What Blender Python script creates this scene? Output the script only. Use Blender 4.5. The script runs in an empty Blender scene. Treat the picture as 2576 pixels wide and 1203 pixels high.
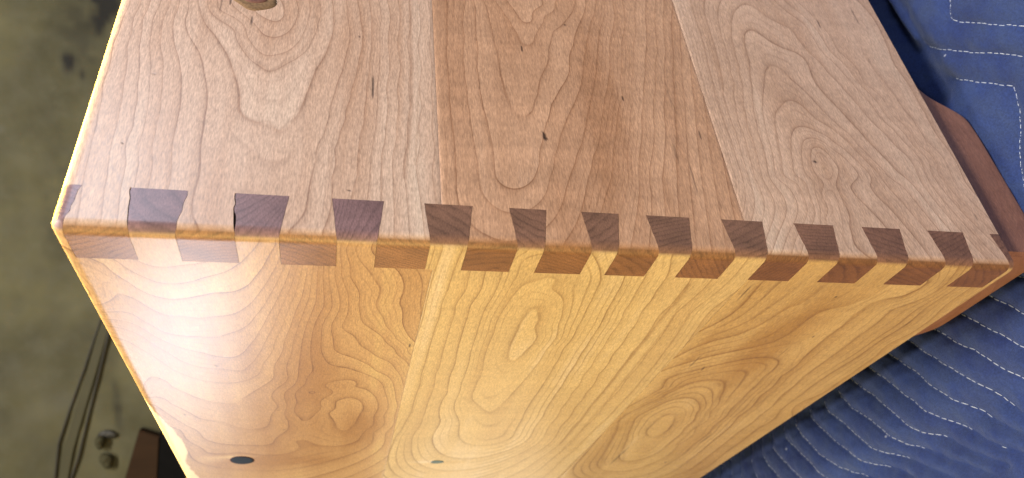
import bpy, math, random
import numpy as np
from mathutils import Vector, Matrix
S = bpy.context.scene
COL = S.collection
rng = np.random.default_rng(7)
random.seed(7)
# ------------------------------------------------------------------ camera
cam = bpy.data.cameras.new('camera'); co = bpy.data.objects.new('camera', cam); COL.objects.link(co)
M = ((-0.09121895, -0.2129709, -0.97279109), (-0.8330129, 0.55160717, -0.04265017), (0.54568178, 0.80645702, -0.22772454))
CP = Vector((-0.16675935, -0.25214854, 0.34028257))
co.matrix_world = Matrix(((M[0][0], -M[1][0], -M[2][0], CP[0]), (M[0][1], -M[1][1], -M[2][1], CP[1]),
                          (M[0][2], -M[1][2], -M[2][2], CP[2]), (0, 0, 0, 1)))
cam.sensor_width = 36; cam.lens = 36*2797.57/4000; cam.clip_start = .01; cam.clip_end = 50
cam.dof.use_dof = True; cam.dof.focus_distance = .36; cam.dof.aperture_fstop = 11
S.camera = co
# ------------------------------------------------------------------ light (indoor close-up: lamps only)
w = bpy.data.worlds.new('World'); S.world = w; w.use_nodes = True
w.node_tree.nodes['Background'].inputs[0].default_value = (.86, .93, 1, 1)
w.node_tree.nodes['Background'].inputs[1].default_value = 0.22
def lamp(name, loc, target, size, power, color, size_y=None, spread=180):
    l = bpy.data.lights.new(name, 'AREA'); l.energy = power; l.color = color
    l.shape = 'RECTANGLE' if size_y else 'DISK'; l.size = size
    if size_y: l.size_y = size_y
    l.spread = math.radians(spread)
    o = bpy.data.objects.new(name, l); COL.objects.link(o); o.location = loc
    o.rotation_euler = (Vector(target)-Vector(loc)).to_track_quat('-Z', 'Y').to_euler()
lamp('window_light', (.72, -1.02, .82), (.05, 0, .3), .40, 7, (.70, .78, 1))
lamp('shop_light', (.12, -.90, 2.35), (.15, 0, .2), .40, 104, (1, .95, .88))
lamp('bench_light', (-.55, -.10, 2.25), (-.05, .1, .0), .30, 45, (1, .90, .76))
lamp('warm_lamp', (-1.20, -.08, .42), (0, .15, .2), .40, 19, (1, .73, .26))
lamp('cool_lamp', (-.585, 1.06, .64), (0, .05, .41), .34, 4.0, (.70, .81, 1), .20)
lamp('ceiling_lamp', (.77, .50, 1.75), (.25, .15, .40), .50, 58, (1, .66, .05), None, 70)
lamp('low_sheen_fill', (-.23, 1.21, .04), (0, .36, .21), .45, .7, (1, .92, .75))  # added light, gives the pale sheen low on the golden planks
S.view_settings.view_transform = 'Standard'; S.view_settings.look = 'None'
S.view_settings.exposure = 0; S.view_settings.gamma = 1; S.view_settings.use_curve_mapping = False
# ------------------------------------------------------------------ node helper
class NT:
    def __init__(s, name):
        s.m = bpy.data.materials.new(name); s.m.use_nodes = True; s.t = s.m.node_tree
        s.n = s.t.nodes; s.b = s.n['Principled BSDF']
    def node(s, typ, **kw):
        nd = s.n.new(typ)
        for k, v in kw.items(): setattr(nd, k, v)
        return nd
    def link(s, a, b): s.t.links.new(a, b)
    def put(s, sock, v):
        if isinstance(v, (int, float)): sock.default_value = v
        elif isinstance(v, (tuple, list)): sock.default_value = tuple(v)+((1,) if len(v) == 3 and sock.type == 'RGBA' else ())
        else: s.link(v, sock)
    def math(s, op, a, b=0.0, c=None, clamp=False):
        nd = s.node('ShaderNodeMath', operation=op, use_clamp=clamp)
        s.put(nd.inputs[0], a); s.put(nd.inputs[1], b)
        if c is not None: s.put(nd.inputs[2], c)
        return nd.outputs[0]
    def attr(s, name):
        return s.node('ShaderNodeAttribute', attribute_name=name).outputs['Fac']
    def coord(s, scale, loc=(0, 0, 0)):
        if not hasattr(s, 'tc'): s.tc = s.node('ShaderNodeTexCoord').outputs['Object']
        mp = s.node('ShaderNodeMapping'); s.link(s.tc, mp.inputs[0]); mp.inputs['Scale'].default_value = scale
        mp.inputs['Location'].default_value = loc
        return mp.outputs[0]
    def noise(s, scale, loc=(0, 0, 0), detail=2, rough=.5, dist=0):
        nd = s.node('ShaderNodeTexNoise'); s.link(s.coord(scale, loc), nd.inputs['Vector'])
        nd.inputs['Scale'].default_value = 1; nd.inputs['Detail'].default_value = detail
        nd.inputs['Roughness'].default_value = rough; nd.inputs['Distortion'].default_value = dist
        return nd.outputs['Fac']
    def ramp(s, fac, stops, interp='LINEAR'):
        r = s.node('ShaderNodeValToRGB'); r.color_ramp.interpolation = interp; e = r.color_ramp.elements
        while len(e) < len(stops): e.new(.5)
        for i, (p, c) in enumerate(stops):
            e[i].position = p; e[i].color = (c, c, c, 1) if isinstance(c, (int, float)) else tuple(c)+(1,)
        s.put(r.inputs[0], fac); return r.outputs[0]
    def mix(s, fac, a, b, mode='MIX'):
        nd = s.node('ShaderNodeMix', data_type='RGBA', blend_type=mode)
        s.put(nd.inputs[0], fac); s.put(nd.inputs[6], a); s.put(nd.inputs[7], b)
        return nd.outputs[2]
    def mapr(s, v, a, b, c, d):
        nd = s.node('ShaderNodeMapRange'); s.put(nd.inputs[0], v)
        for i, x in enumerate((a, b, c, d)): nd.inputs[i+1].default_value = x
        return nd.outputs[0]
    def bump(s, h, strength, dist):
        nd = s.node('ShaderNodeBump'); s.put(nd.inputs['Height'], h); nd.inputs['Strength'].default_value = strength
        nd.inputs['Distance'].default_value = dist; s.link(nd.outputs[0], s.b.inputs['Normal'])
    def out(s, color, rough, spec=.5):
        s.put(s.b.inputs['Base Color'], color); s.put(s.b.inputs['Roughness'], rough)
        s.b.inputs['Specular IOR Level'].default_value = spec
        return s.m

def wood(name, axis, light, dark, line, endc, figure=.0, lstr=.55, seed=0., rough=.35, pale=(.66, .52, .37), fine=.35, wobble=.04):
    """cherry: growth rings from the mesh's ring field, fibre flecks stretched along the grain axis"""
    m = NT(name)
    def st(al, ac):                                    # scale along / across the grain
        return (al, ac, ac) if axis == 0 else (ac, al, ac)
    L = (seed, seed*1.7, seed*.6)
    ring = m.attr('ring'); tint = m.attr('tint'); end = m.attr('endgrain'); pit = m.attr('pit')
    wob = m.noise(st(45, 160), L, 3)
    wob2 = m.noise(st(220, 900), L, 2)
    r = m.math('ADD', ring, m.math('MULTIPLY_ADD', wob, wobble, -wobble/2))
    r = m.math('ADD', r, m.math('MULTIPLY_ADD', wob2, wobble*.3, -wobble*.15))
    fr = m.math('FRACT', r)
    idx = m.math('FLOOR', r)
    wn = m.node('ShaderNodeTexWhiteNoise', noise_dimensions='1D'); m.link(idx, wn.inputs['W'])
    vary = m.mapr(wn.outputs[0], 0, 1, .6, 1)
    prof = m.ramp(fr, [(0, .7), (.014, .12), (.04, .0), (.62, .02), (.82, .13), (.93, .36), (.972, 1), (1, .95)])
    prof = m.math('MULTIPLY', prof, vary)
    # breaks in the line, as pores come and go
    brk = m.mapr(m.noise(st(40, 300), L, 2), .3, .6, .6, 1)
    prof = m.math('MULTIPLY', m.math('MULTIPLY', prof, brk), m.mapr(m.attr('steep'), .012, .05, .0, 1))
    fr3 = m.math('FRACT', m.math('MULTIPLY', r, 3.0))
    p3 = m.math('MULTIPLY', m.ramp(fr3, [(0, .0), (.7, .0), (.93, 1), (1, 0)]), m.mapr(m.noise(st(5, 40), L, 1), .42, .66, .04, fine))
    prof = m.math('MAXIMUM', prof, p3)
    lf = m.noise(st(7, 38), L, 3)
    band = m.noise(st(3, 150), L, 2)
    t = m.math('ADD', tint, m.math('MULTIPLY_ADD', lf, 1.8, -.67))
    t = m.math('ADD', t, m.math('MULTIPLY_ADD', band, .8, -.4))
    wn2 = m.node('ShaderNodeTexWhiteNoise', noise_dimensions='1D'); m.link(m.math('ADD', idx, 77.7), wn2.inputs['W'])
    step = m.mapr(fr, .9, 1, 0, 1)
    t = m.math('ADD', t, m.math('MULTIPLY_ADD', wn2.outputs[0], .5, -.25))
    t = m.math('ADD', t, m.math('MULTIPLY', m.math('POWER', fr, 3.0), .24))
    base = m.ramp(m.mapr(t, -1, 1.2, 0, 1), [(.05, pale), (.45, light), (.95, dark)])
    # chatoyant ripples across the grain: figure with its sheen painted into the colour
    if figure:
        rip = m.noise(st(95, 16), L, 2, .5, .6)
        k = m.mapr(rip, .36, .66, 1-figure, 1+figure)
        base = m.mix(1, base, m.node_rgb(k) if False else k, 'MULTIPLY')
    base = m.mix(m.math('MULTIPLY', prof, lstr), base, line)
    sk = m.math('MULTIPLY', m.attr('streak'), m.mapr(m.noise(st(50, 700), L, 3), .3, .6, .35, 1))
    base = m.mix(sk, base, tuple(a*.5+b*.5 for a, b in zip(line, dark)))
    # fine vessel flecks
    fl = m.noise(st(420, 2100), L, 2, .6)
    fl2 = m.noise(st(150, 1100), (seed+3, 0, 1), 2, .6)
    fk = m.math('MULTIPLY', m.mapr(fl, .32, .7, .74, 1.14), m.mapr(fl2, .34, .68, .86, 1.08))
    base = m.mix(1, base, fk, 'MULTIPLY')
    # end grain drinks the oil and goes dark; rings read as bands, rays as hairlines
    ef = m.math('FRACT', m.math('MULTIPLY', m.attr('endring'), 1.0))
    eb = m.ramp(m.math('FRACT', m.math('ADD', m.attr('endring'), m.math('MULTIPLY_ADD', wob, .8, -.4))), [(0, .75), (.12, .05), (.6, .15), (.9, .75), (1, .95)])
    eb = m.math('MULTIPLY', eb, m.mapr(m.noise((160, 160, 160), L, 2), .3, .7, .3, 1))
    ecol = m.mix(m.math('MULTIPLY', eb, .75), endc, tuple(c*.38 for c in endc))
    ray = m.noise((700, 700, 2400) if True else 0, L, 2)
    ecol = m.mix(1, ecol, m.mapr(ray, .3, .7, .72, 1.28), 'MULTIPLY')
    blot = m.noise((90, 90, 60), L, 2)
    ecol = m.mix(1, ecol, m.mapr(blot, .3, .7, .85, 1.2), 'MULTIPLY')
    base = m.mix(m.ramp(end, [(0.03, 0), (.42, 1)]), base, ecol)
    base = m.mix(m.attr('sap'), base, (.74, .62, .40))
    base = m.mix(pit, base, (.022, .010, .006))
    m.bump(m.math('ADD', m.math('MULTIPLY', fl, .6), m.math('MULTIPLY', pit, -2.0)), .12, .0004)
    return m.out(base, m.math('ADD', m.math('MULTIPLY_ADD', fl, .16, rough-.08), m.math('MULTIPLY', m.math('MULTIPLY', end, m.math('SUBTRACT', 1, end)), .9)), .5)
# ------------------------------------------------------------------ traced growth rings, 0.1 mm, (level, points) per board
TR = {"A1":[[1,[[1290,4442],[1017,4463],[762,4455],[588,4440],[447,4431],[268,4421],[190,4415],[69,4403]]],[2,[[1288,4396],[1098,4397],[922,4384],[737,4368],[538,4354],[414,4352],[274,4336],[301,4345],[162,4330],[49,4314]]],[3,[[1305,4363],[1206,4372],[1024,4353],[836,4317],[674,4297],[528,4286],[460,4299],[326,4277],[264,4276],[132,4269],[45,4263]]],[4,[[1313,4315],[1203,4326],[982,4302],[822,4278],[661,4259],[532,4249],[440,4258],[290,4235],[239,4231],[49,4204]]],[5,[[1322,4266],[1211,4282],[1037,4270],[848,4230],[711,4214],[554,4206],[413,4200],[272,4179],[207,4181],[51,4165]]],[6,[[1317,4232],[1146,4229],[999,4191],[840,4145],[694,4126],[545,4122],[404,4118],[270,4103],[249,4100],[56,4083]]],[7,[[1347,4190],[1226,4192],[1155,4175],[1032,4105],[890,4060],[689,4018],[531,4015],[422,4012],[279,3996],[220,4001],[81,3994]]],[8,[[1313,4131],[1251,4109],[1095,4022],[1011,3972],[907,3934],[796,3896],[668,3885],[627,3852],[605,3806],[615,3756],[558,3707],[640,3650],[736,3617],[844,3597],[935,3576],[965,3576],[1097,3527],[1275,3499],[1491,3520]]],[9,[[1289,4080],[1234,4019],[1180,3951],[1080,3920],[1023,3887],[971,3829],[926,3791],[941,3759],[998,3710],[1058,3652],[1170,3610],[1294,3589],[1477,3595]]],[10,[[1326,4057],[1284,3977],[1238,3927],[1155,3908],[1070,3852],[1029,3814],[1055,3741],[1076,3702],[1163,3652],[1265,3630],[1357,3622],[1471,3629]]],[11,[[1294,3922],[1237,3868],[1183,3835],[1169,3785],[1193,3739],[1253,3701],[1322,3688],[1458,3701]]],[12,[[1329,3877],[1289,3817],[1281,3767],[1325,3742],[1391,3754],[1446,3770]]],[7,[[1505,3444],[1309,3430],[1166,3426],[983,3444],[830,3473],[675,3493],[564,3507],[406,3537],[313,3551],[129,3568]]],[6,[[1513,3399],[1342,3371],[1265,3355],[1154,3356],[1013,3378],[858,3405],[720,3428],[588,3450],[480,3471],[319,3476],[77,3481]]],[5,[[1526,3329],[1352,3311],[1150,3312],[969,3320],[818,3328],[655,3335],[491,3354],[337,3357]]],[4,[[1535,3279],[1300,3277],[1080,3274],[824,3279],[633,3283],[452,3301],[333,3306]]],[3,[[1542,3240],[1195,3231],[878,3240],[637,3243],[456,3261],[336,3264]]],[2,[[1553,3181],[1317,3174],[1042,3168],[787,3180],[597,3188],[349,3202]]],[1,[[1565,3113],[1326,3116],[1049,3116],[794,3120],[556,3137],[344,3156]]],[0,[[1572,3077],[1218,3080],[898,3082],[653,3090],[426,3105]]],[-1.3,[[1586,2999],[997,2996],[497,2991],[68,2987]]],[0,[[1311,4506],[577,4498],[9,4490]]],[7.7,[[482,3795],[433,3695]]],[7.55,[[287,3755]]],[7.45,[[77,3745]]]],
"A2":[[1,[[1602,2913],[1358,2919],[1151,2932],[1022,2926],[866,2929],[719,2925],[624,2918],[442,2917],[363,2917]]],[2,[[1622,2800],[1315,2822],[1088,2839],[930,2832],[778,2830],[652,2827],[541,2820],[451,2811],[372,2813]]],[3,[[1629,2766],[1324,2769],[1096,2780],[937,2775],[815,2765],[689,2748],[586,2737],[476,2735],[377,2739]]],[4,[[1640,2706],[1493,2688],[1339,2671],[1225,2655],[1092,2651],[975,2637],[873,2615],[796,2577],[780,2548],[820,2505],[933,2469],[1112,2424],[1302,2376],[1441,2333],[1487,2275],[1630,2184],[1741,2150]]],[5,[[1652,2637],[1582,2601],[1490,2558],[1409,2532],[1305,2509],[1328,2440],[1466,2407],[1572,2369],[1689,2293]]],[6,[[1652,2569],[1558,2526],[1481,2500],[1499,2429],[1652,2351]]],[3,[[1751,2094],[1545,2152],[1350,2216],[1132,2273],[990,2350],[877,2412],[740,2453],[620,2482],[476,2514],[393,2546]]],[2,[[1765,2017],[1556,2088],[1361,2145],[1190,2189],[1005,2233],[892,2283],[761,2349],[657,2394],[529,2441],[398,2480]]],[1,[[1773,1974],[1500,2043],[1248,2102],[1048,2152],[902,2196],[742,2241],[610,2285],[492,2333],[406,2375]]],[0,[[1514,1960],[1200,2033],[966,2107],[750,2168],[547,2241],[413,2285]]],[-1,[[1795,1853],[1393,1932],[979,2000],[729,2080],[557,2130],[423,2162]]],[-2,[[1813,1754],[1590,1807],[1405,1858],[1099,1931],[820,1989],[431,2068]]],[-3,[[1823,1698],[1548,1746],[1169,1834],[993,1883],[827,1930],[619,1976],[434,2021]]],[-4,[[1837,1623],[1364,1716],[1060,1796],[782,1860],[626,1901],[439,1965]]],[-5,[[1847,1572],[1308,1687],[952,1772],[632,1839],[454,1891]]],[-6,[[1643,1569],[1192,1664],[959,1705],[742,1747],[451,1807]]],[-7,[[1450,1557],[1081,1627],[748,1691],[456,1746]]]],
"A3":[[8,[[649,984],[715,955],[735,911],[712,873],[640,854],[558,849]]],[7,[[510,1065],[644,1035],[709,1012],[791,937],[787,873],[736,835],[678,774],[618,741],[538,718]]],[6,[[506,1120],[598,1101],[725,1071],[814,1035],[862,996],[875,925],[842,871],[773,793],[704,726],[623,683],[543,651]]],[5,[[509,1198],[695,1162],[848,1130],[963,1092],[1015,1037],[1068,928],[1043,894],[945,843],[886,759],[794,690],[679,641],[579,588]]],[4,[[496,1241],[670,1206],[776,1199],[874,1190],[988,1168],[1084,1133],[1196,1088],[1299,1051],[1358,982],[1326,943],[1256,907],[1190,851],[1111,811],[1011,770],[902,714],[776,649],[663,590],[561,548]]],[3,[[563,1267],[729,1250],[881,1229],[1017,1210],[1198,1169],[1363,1128],[1518,1116],[1614,1092],[1663,1037],[1631,986],[1572,933],[1517,859],[1492,765],[1445,731],[1303,741],[1218,732],[1125,697],[1025,646],[903,597],[785,548],[682,496],[579,454]]],[2,[[672,1303],[840,1305],[1009,1282],[1129,1246],[1249,1234],[1400,1214],[1532,1196],[1643,1164],[1819,1098],[1904,1016],[1888,948],[1811,898],[1755,811],[1724,748],[1618,721],[1503,689],[1357,619],[1191,550],[1030,494],[898,430],[768,378],[632,323]]],[1,[[486,1369],[677,1354],[825,1345],[1005,1320],[1171,1281],[1331,1263],[1471,1253],[1629,1248],[1798,1216],[1922,1157]]],[1,[[1994,764],[1912,726],[1787,619],[1625,592],[1447,533],[1277,464],[1111,409],[919,341],[778,274]]],[0,[[483,1404],[622,1397],[779,1386],[907,1393],[1053,1389],[1209,1354],[1383,1335],[1564,1325],[1767,1315],[1901,1276]]],[0,[[2006,695],[1856,594],[1661,536],[1432,454],[1223,393],[1035,340],[857,267],[675,203]]],[-1,[[1996,589],[1820,509],[1550,461],[1287,387],[1039,307],[815,236],[632,194]]],[-2.2,[[2080,208],[1919,181],[1619,183],[1316,163],[1034,133],[795,93],[632,74]]],[-3.5,[[2127,31],[1520,15],[977,3],[584,-3]]],[-1,[[1881,1382],[1606,1392],[1322,1413],[1106,1429],[848,1437],[670,1435],[480,1439]]],[-2.6,[[1860,1497],[1357,1512],[960,1513],[475,1508]]],[8.6,[[558,957],[403,989],[238,1040],[81,1091]]],[4,[[460,1202],[232,1216]]],[5,[[475,1124],[251,1154]]],[6,[[498,1066],[283,1079]]],[7,[[475,1016],[214,1076]]],[7,[[471,824],[355,771],[227,708]]],[6,[[499,693],[346,630],[225,582]]],[5,[[489,575],[327,509],[223,463]]],[4,[[497,474],[279,402]]],[8,[[513,873],[359,903],[213,931],[88,951]]]],
"B1":[[5,[[221,4223],[252,4192],[264,4130],[243,4062],[221,3978],[166,3890]]],[4,[[206,4318],[280,4281],[355,4216],[394,4173],[402,4114],[380,4038],[335,3981],[290,3903],[229,3847],[159,3803],[71,3758]]],[3,[[251,4348],[372,4311],[442,4281],[501,4237],[541,4153],[510,4044],[468,3963],[457,3874],[391,3804],[256,3743],[131,3702],[44,3670]]],[2,[[445,4337],[542,4290],[631,4255],[697,4201],[694,4129],[726,4042],[696,3989],[663,3881],[544,3798],[362,3726],[218,3678],[52,3643]]],[1,[[682,4334],[766,4308],[868,4245],[912,4150],[910,4078],[933,4048],[875,3943],[764,3828],[601,3759]]],[0,[[796,4338],[916,4285],[994,4234],[1059,4171],[1100,4089],[1160,4000],[1159,3937],[1088,3881],[935,3814],[716,3753],[599,3715]]],[-1,[[917,4336],[1061,4278],[1197,4212],[1288,4127],[1306,4058],[1306,3986],[1344,3903],[1212,3841],[984,3777],[775,3717],[598,3676]]],[-2,[[1129,4336],[1307,4270],[1421,4188],[1492,4080],[1503,3976],[1422,3864],[1230,3799],[966,3727],[596,3644]]],[-3,[[1307,4374],[1561,4311],[1734,4185],[1804,4069],[1739,3951],[1566,3829],[1324,3753],[1067,3690],[595,3606]]],[-4,[[1560,4413],[1820,4352],[2063,4228],[2119,4102],[2257,3979],[2237,3838],[1883,3750],[1443,3676],[593,3567]]],[-5,[[1818,4436],[2007,4381],[2213,4314],[2436,4250],[2560,4149],[2602,3980],[2583,3821],[2136,3701],[1547,3648],[591,3535]]],[-6,[[2264,4364],[2547,4326],[2735,4270],[2775,4172],[2752,4058],[2834,3854],[2532,3678],[2139,3636],[1569,3609],[589,3482]]],[-7,[[2695,4374],[2957,4344],[3068,4262],[3159,4074],[3216,3875]]],[-6.2,[[1989,3533],[1772,3510],[1637,3440],[1572,3318]]],[-6.2,[[1383,3434],[1424,3338],[1551,3228],[1756,3157],[1952,3136],[2243,3146],[2562,3226]]],[-5.2,[[1991,3480],[1797,3439],[1706,3348]]],[-5.2,[[1539,3432],[1572,3350],[1754,3261],[1949,3217],[2156,3243],[2378,3291]]],[-4.9,[[1943,3393]]],[-7.2,[[1937,3579],[1657,3554],[1464,3497],[1403,3387]]],[-7.2,[[1246,3435],[1264,3320],[1404,3211],[1552,3128],[1757,3092],[2056,3093],[2387,3138]]],[-8.2,[[1062,3415],[1115,3340],[1207,3268],[1343,3183],[1424,3105],[1575,3068],[1758,3044]]],[-9.2,[[795,3388],[857,3313],[1007,3263],[1131,3188],[1224,3096],[1363,3053],[1488,3025]]],[-10.2,[[582,3310],[775,3253],[902,3166],[1039,3096],[1185,3037]]],[-11.2,[[577,3216],[772,3168],[918,3114],[1092,3030]]],[-12.2,[[572,3094],[722,3087],[949,3006]]],[-10.2,[[554,3314],[297,3367],[69,3391]]],[-11.2,[[692,3173],[414,3200],[229,3249]]],[-12.4,[[281,3110],[544,3098]]],[3.2,[[4,4493],[528,4494]]],[-1.5,[[864,4499],[1555,4501]]]],
"B2":[[1,[[11,2893],[148,2908],[333,2919],[608,2914],[564,2922],[930,2926],[1242,2927],[1554,2917],[2010,2922],[2397,2962],[2641,2992]]],[2,[[96,2829],[393,2817],[604,2838],[562,2873],[877,2850],[1145,2844],[1404,2850],[1668,2843],[2119,2845],[2461,2877]]],[3,[[559,2796],[875,2774],[1241,2749],[1670,2719],[2180,2704],[2661,2702]]],[4,[[86,2687],[256,2690],[526,2698],[555,2704],[789,2705],[1105,2689],[1447,2666],[1719,2658],[1967,2657]]],[5,[[127,2594],[328,2594],[550,2596],[836,2597],[1030,2607],[1240,2592],[1513,2594],[1696,2599],[1793,2573],[1869,2495],[2083,2378],[1899,2356],[1677,2328],[1493,2296],[1279,2277],[1043,2277],[727,2304],[568,2325],[509,2330],[236,2365]]],[6,[[662,2392],[513,2427],[515,2459],[666,2481],[637,2473],[749,2492],[850,2493],[1009,2482],[1180,2466],[1219,2411],[1120,2383],[988,2349],[881,2343],[697,2386],[542,2414]]],[4,[[129,2262],[279,2192],[473,2179],[685,2166],[532,2184],[773,2180],[1022,2190],[1278,2172],[1516,2163],[1802,2167],[2036,2170],[2291,2152],[2538,2129]]],[3,[[527,2070],[768,2045],[1001,2037],[1236,2034],[1495,2031],[1805,2031],[2125,2006],[2450,2009]]],[2,[[214,1987],[492,1955],[677,1942],[523,1978],[765,1948],[1056,1933],[1298,1916],[1565,1907],[1833,1905],[2129,1902],[2456,1899],[2683,1896]]],[1,[[34,1940],[344,1899],[565,1889],[519,1885],[815,1872],[1094,1868],[1384,1861],[1685,1841],[1966,1836],[2307,1832]]],[0,[[279,1732],[481,1720],[512,1729],[776,1727],[938,1723],[1172,1724],[1429,1715],[1687,1713],[1916,1719],[2224,1706],[2730,1714]]],[-1,[[510,1681],[809,1654],[1090,1646],[1451,1640],[1866,1633],[2347,1636],[2910,1652],[3366,1699]]],[-2,[[538,1603],[878,1555],[1254,1526],[1641,1511],[2116,1517],[2640,1545],[3295,1593]]],[5,[[301,2466],[337,2444],[300,2439],[286,2419],[263,2432],[241,2457],[247,2480],[271,2489],[290,2479]]],[5.5,[[281,2455]]],[4.6,[[358,2387],[245,2518],[215,2414]]]],
"B3":[[6,[[3230,1018],[2915,1120],[2629,1188],[2304,1263],[2068,1264],[1931,1211],[1864,1195],[1825,1148],[1801,1063],[1911,926],[2025,862],[2263,798],[2519,778],[2867,776]]],[7,[[2925,992],[2502,1095],[2220,1093],[2135,1015],[2446,929]]],[5,[[3421,1160],[3092,1244],[2759,1296],[2456,1343],[2237,1409],[2120,1397],[1928,1319],[1797,1235],[1694,1266],[1572,1186],[1501,1096],[1501,993],[1599,893],[1806,823],[2085,766],[2424,724],[2837,688]]],[4,[[3396,1400],[3002,1421],[2547,1437],[2234,1465],[2006,1449],[1794,1371],[1644,1278],[1476,1357],[1339,1220],[1229,1077],[1143,926],[1141,788],[1205,692],[1316,669],[1552,652],[1810,623],[2182,568],[2567,536],[2998,527],[3397,555]]],[3,[[1318,1423],[1188,1289],[1083,1149],[1000,1002],[920,904],[804,858],[659,853],[522,840]]],[3,[[494,568],[686,575],[893,583],[1160,566],[1432,560],[1785,524],[2185,484],[2608,417],[3166,385],[3720,420]]],[2,[[1211,1468],[1047,1400],[929,1317],[832,1184],[739,1124],[616,1077],[482,1058]]],[2,[[453,413],[625,380],[811,393],[1051,380],[1292,380],[1605,349],[1985,299],[2350,277],[2868,263],[3471,246]]],[1,[[1089,1519],[932,1478],[821,1457],[713,1394],[592,1350],[494,1333]]],[1,[[617,172],[786,182],[965,183],[1178,190],[1385,213],[1633,221],[1959,196],[2453,158],[2991,135],[3529,106]]],[0,[[972,1568],[806,1551],[616,1525],[502,1504]]],[0,[[542,57],[801,49],[1068,56],[1385,48],[1741,38],[2173,9],[2633,-5],[3119,1],[3674,9]]],[-1.5,[[434,-28],[940,-6],[1994,-3],[3873,33]]],[3,[[274,578],[514,671]]],[2,[[181,980],[447,976]]],[1,[[286,1349],[487,1338]]],[3,[[175,395],[343,438]]],[2,[[113,316],[258,282]]]],
"ST":[[[1952,-230],[1871,-184],[1817,-159],[1775,-173],[1703,-224],[1608,-296],[1509,-366],[1421,-437],[1345,-498],[1281,-547]],[[1898,137],[1746,35],[1666,-28],[1573,-99],[1492,-162],[1407,-236],[1349,-286],[1309,-312],[1259,-355],[1191,-404],[1125,-452]],[[1493,56],[1368,-41],[1303,-93],[1241,-144],[1174,-197],[1122,-239],[1068,-227],[994,-198],[925,-164],[902,-152],[778,-88],[656,-23],[561,9],[478,9]],[[171,331],[111,282],[41,225]],[[157,546],[120,520],[85,494],[55,471],[22,446],[-6,430],[-48,406],[-78,375],[-121,338]],[[172,784],[122,749],[88,724],[44,694],[1,658],[-34,637],[-68,604],[-110,578],[-151,552],[-188,529],[-215,502],[-249,474],[-298,436]],[[171,1013],[112,967],[-22,867],[-96,790],[-189,730],[-263,685],[-332,629],[-360,604],[-421,580],[-487,540]],[[229,1281],[146,1219],[52,1153],[-44,1074],[-136,999],[-220,925],[-304,857],[-370,805],[-444,783],[-512,739],[-577,675],[-627,626]],[[234,1498],[160,1446],[69,1376],[-13,1306],[-108,1249],[-209,1173],[-300,1098],[-358,1032],[-410,979],[-485,931],[-553,861],[-621,784],[-661,726],[-700,670]],[[232,1718],[152,1663],[60,1601],[-61,1515],[-167,1428],[-277,1350],[-357,1262],[-415,1192],[-492,1113],[-583,1026],[-661,916],[-740,795]],[[240,1948],[152,1889],[47,1810],[-63,1723],[-168,1641],[-277,1567],[-364,1487],[-404,1426],[-447,1342],[-539,1242],[-624,1144],[-676,1059],[-768,916]],[[251,2056],[162,2098],[128,2099],[9,2028],[-114,1905],[-233,1807],[-329,1736],[-405,1658],[-449,1566],[-515,1464],[-606,1346],[-670,1221],[-791,1038]],[[217,2264],[129,2315],[59,2285],[-74,2170],[-209,2066],[-327,1963],[-397,1872],[-451,1746],[-527,1642],[-627,1491],[-721,1351]],[[225,2469],[111,2524],[30,2465],[-139,2342],[-265,2226],[-380,2131],[-433,2025],[-483,1906],[-539,1798],[-616,1695]],[[216,2674],[99,2730],[-52,2641],[-201,2538],[-333,2397],[-407,2309],[-456,2194],[-528,2081]],[[213,2875],[69,2933],[-65,2825],[-222,2696],[-361,2611],[-418,2564]],[[208,3079],[52,3151],[-76,3064],[-190,2966],[-287,2886],[-340,2851]],[[207,3269],[37,3352],[-55,3301],[-151,3230],[-244,3161]],[[208,3472],[30,3545],[-62,3543],[-148,3511]],[[216,3667],[-66,3811]],[[201,3885],[-17,3992]],[[214,4065],[30,4162]],[[219,4275],[80,4346]]]}
class Field:
    """smooth growth-ring field through traced ring lines (thin-plate spline)"""
    def __init__(s, lines, soft=2.5e-3):
        p = np.array([q for _, l in lines for q in l], float)/1000; v = np.array([lv for lv, l in lines for _ in l], float)
        n = len(p); K = s.k(((p[:, None]-p[None])**2).sum(2)); P = np.c_[np.ones(n), p]
        A = np.zeros((n+3, n+3)); A[:n, :n] = K+np.eye(n)*soft; A[:n, n:] = P; A[n:, :n] = P.T
        s.w = np.linalg.lstsq(A, np.r_[v, 0, 0, 0], rcond=None)[0].astype(np.float32); s.p = p.astype(np.float32)
    @staticmethod
    def k(r2): return .5*r2*np.log(r2+1e-12)
    def __call__(s, u, v):
        q = np.stack([u, v], 1).astype(np.float32)*10; o = np.empty(len(q), np.float32); n = len(s.p)
        for i in range(0, len(q), 20000):
            c = q[i:i+20000]
            r2 = (c[:, :1]-s.p[:, 0])**2+(c[:, 1:]-s.p[:, 1])**2
            o[i:i+20000] = (.5*r2*np.log(r2+1e-12))@s.w[:n]+s.w[n]+c@s.w[n+1:]
        return o
FLD = {k: Field(TR[k], dict(B2=.015, B3=.007).get(k, 2.5e-3)) for k in ('A1', 'A2', 'A3', 'B1', 'B2', 'B3')}
ZT = .45; TA = .02065; TB = .0214; R = .0048; RT = .0054; SEAM = {'A': (.2995, .1512), 'B': (.3013, .1440)}
def board(face, z):
    a, b = SEAM[face]
    return face+('1' if z > a else '2' if z > b else '3')
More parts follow.
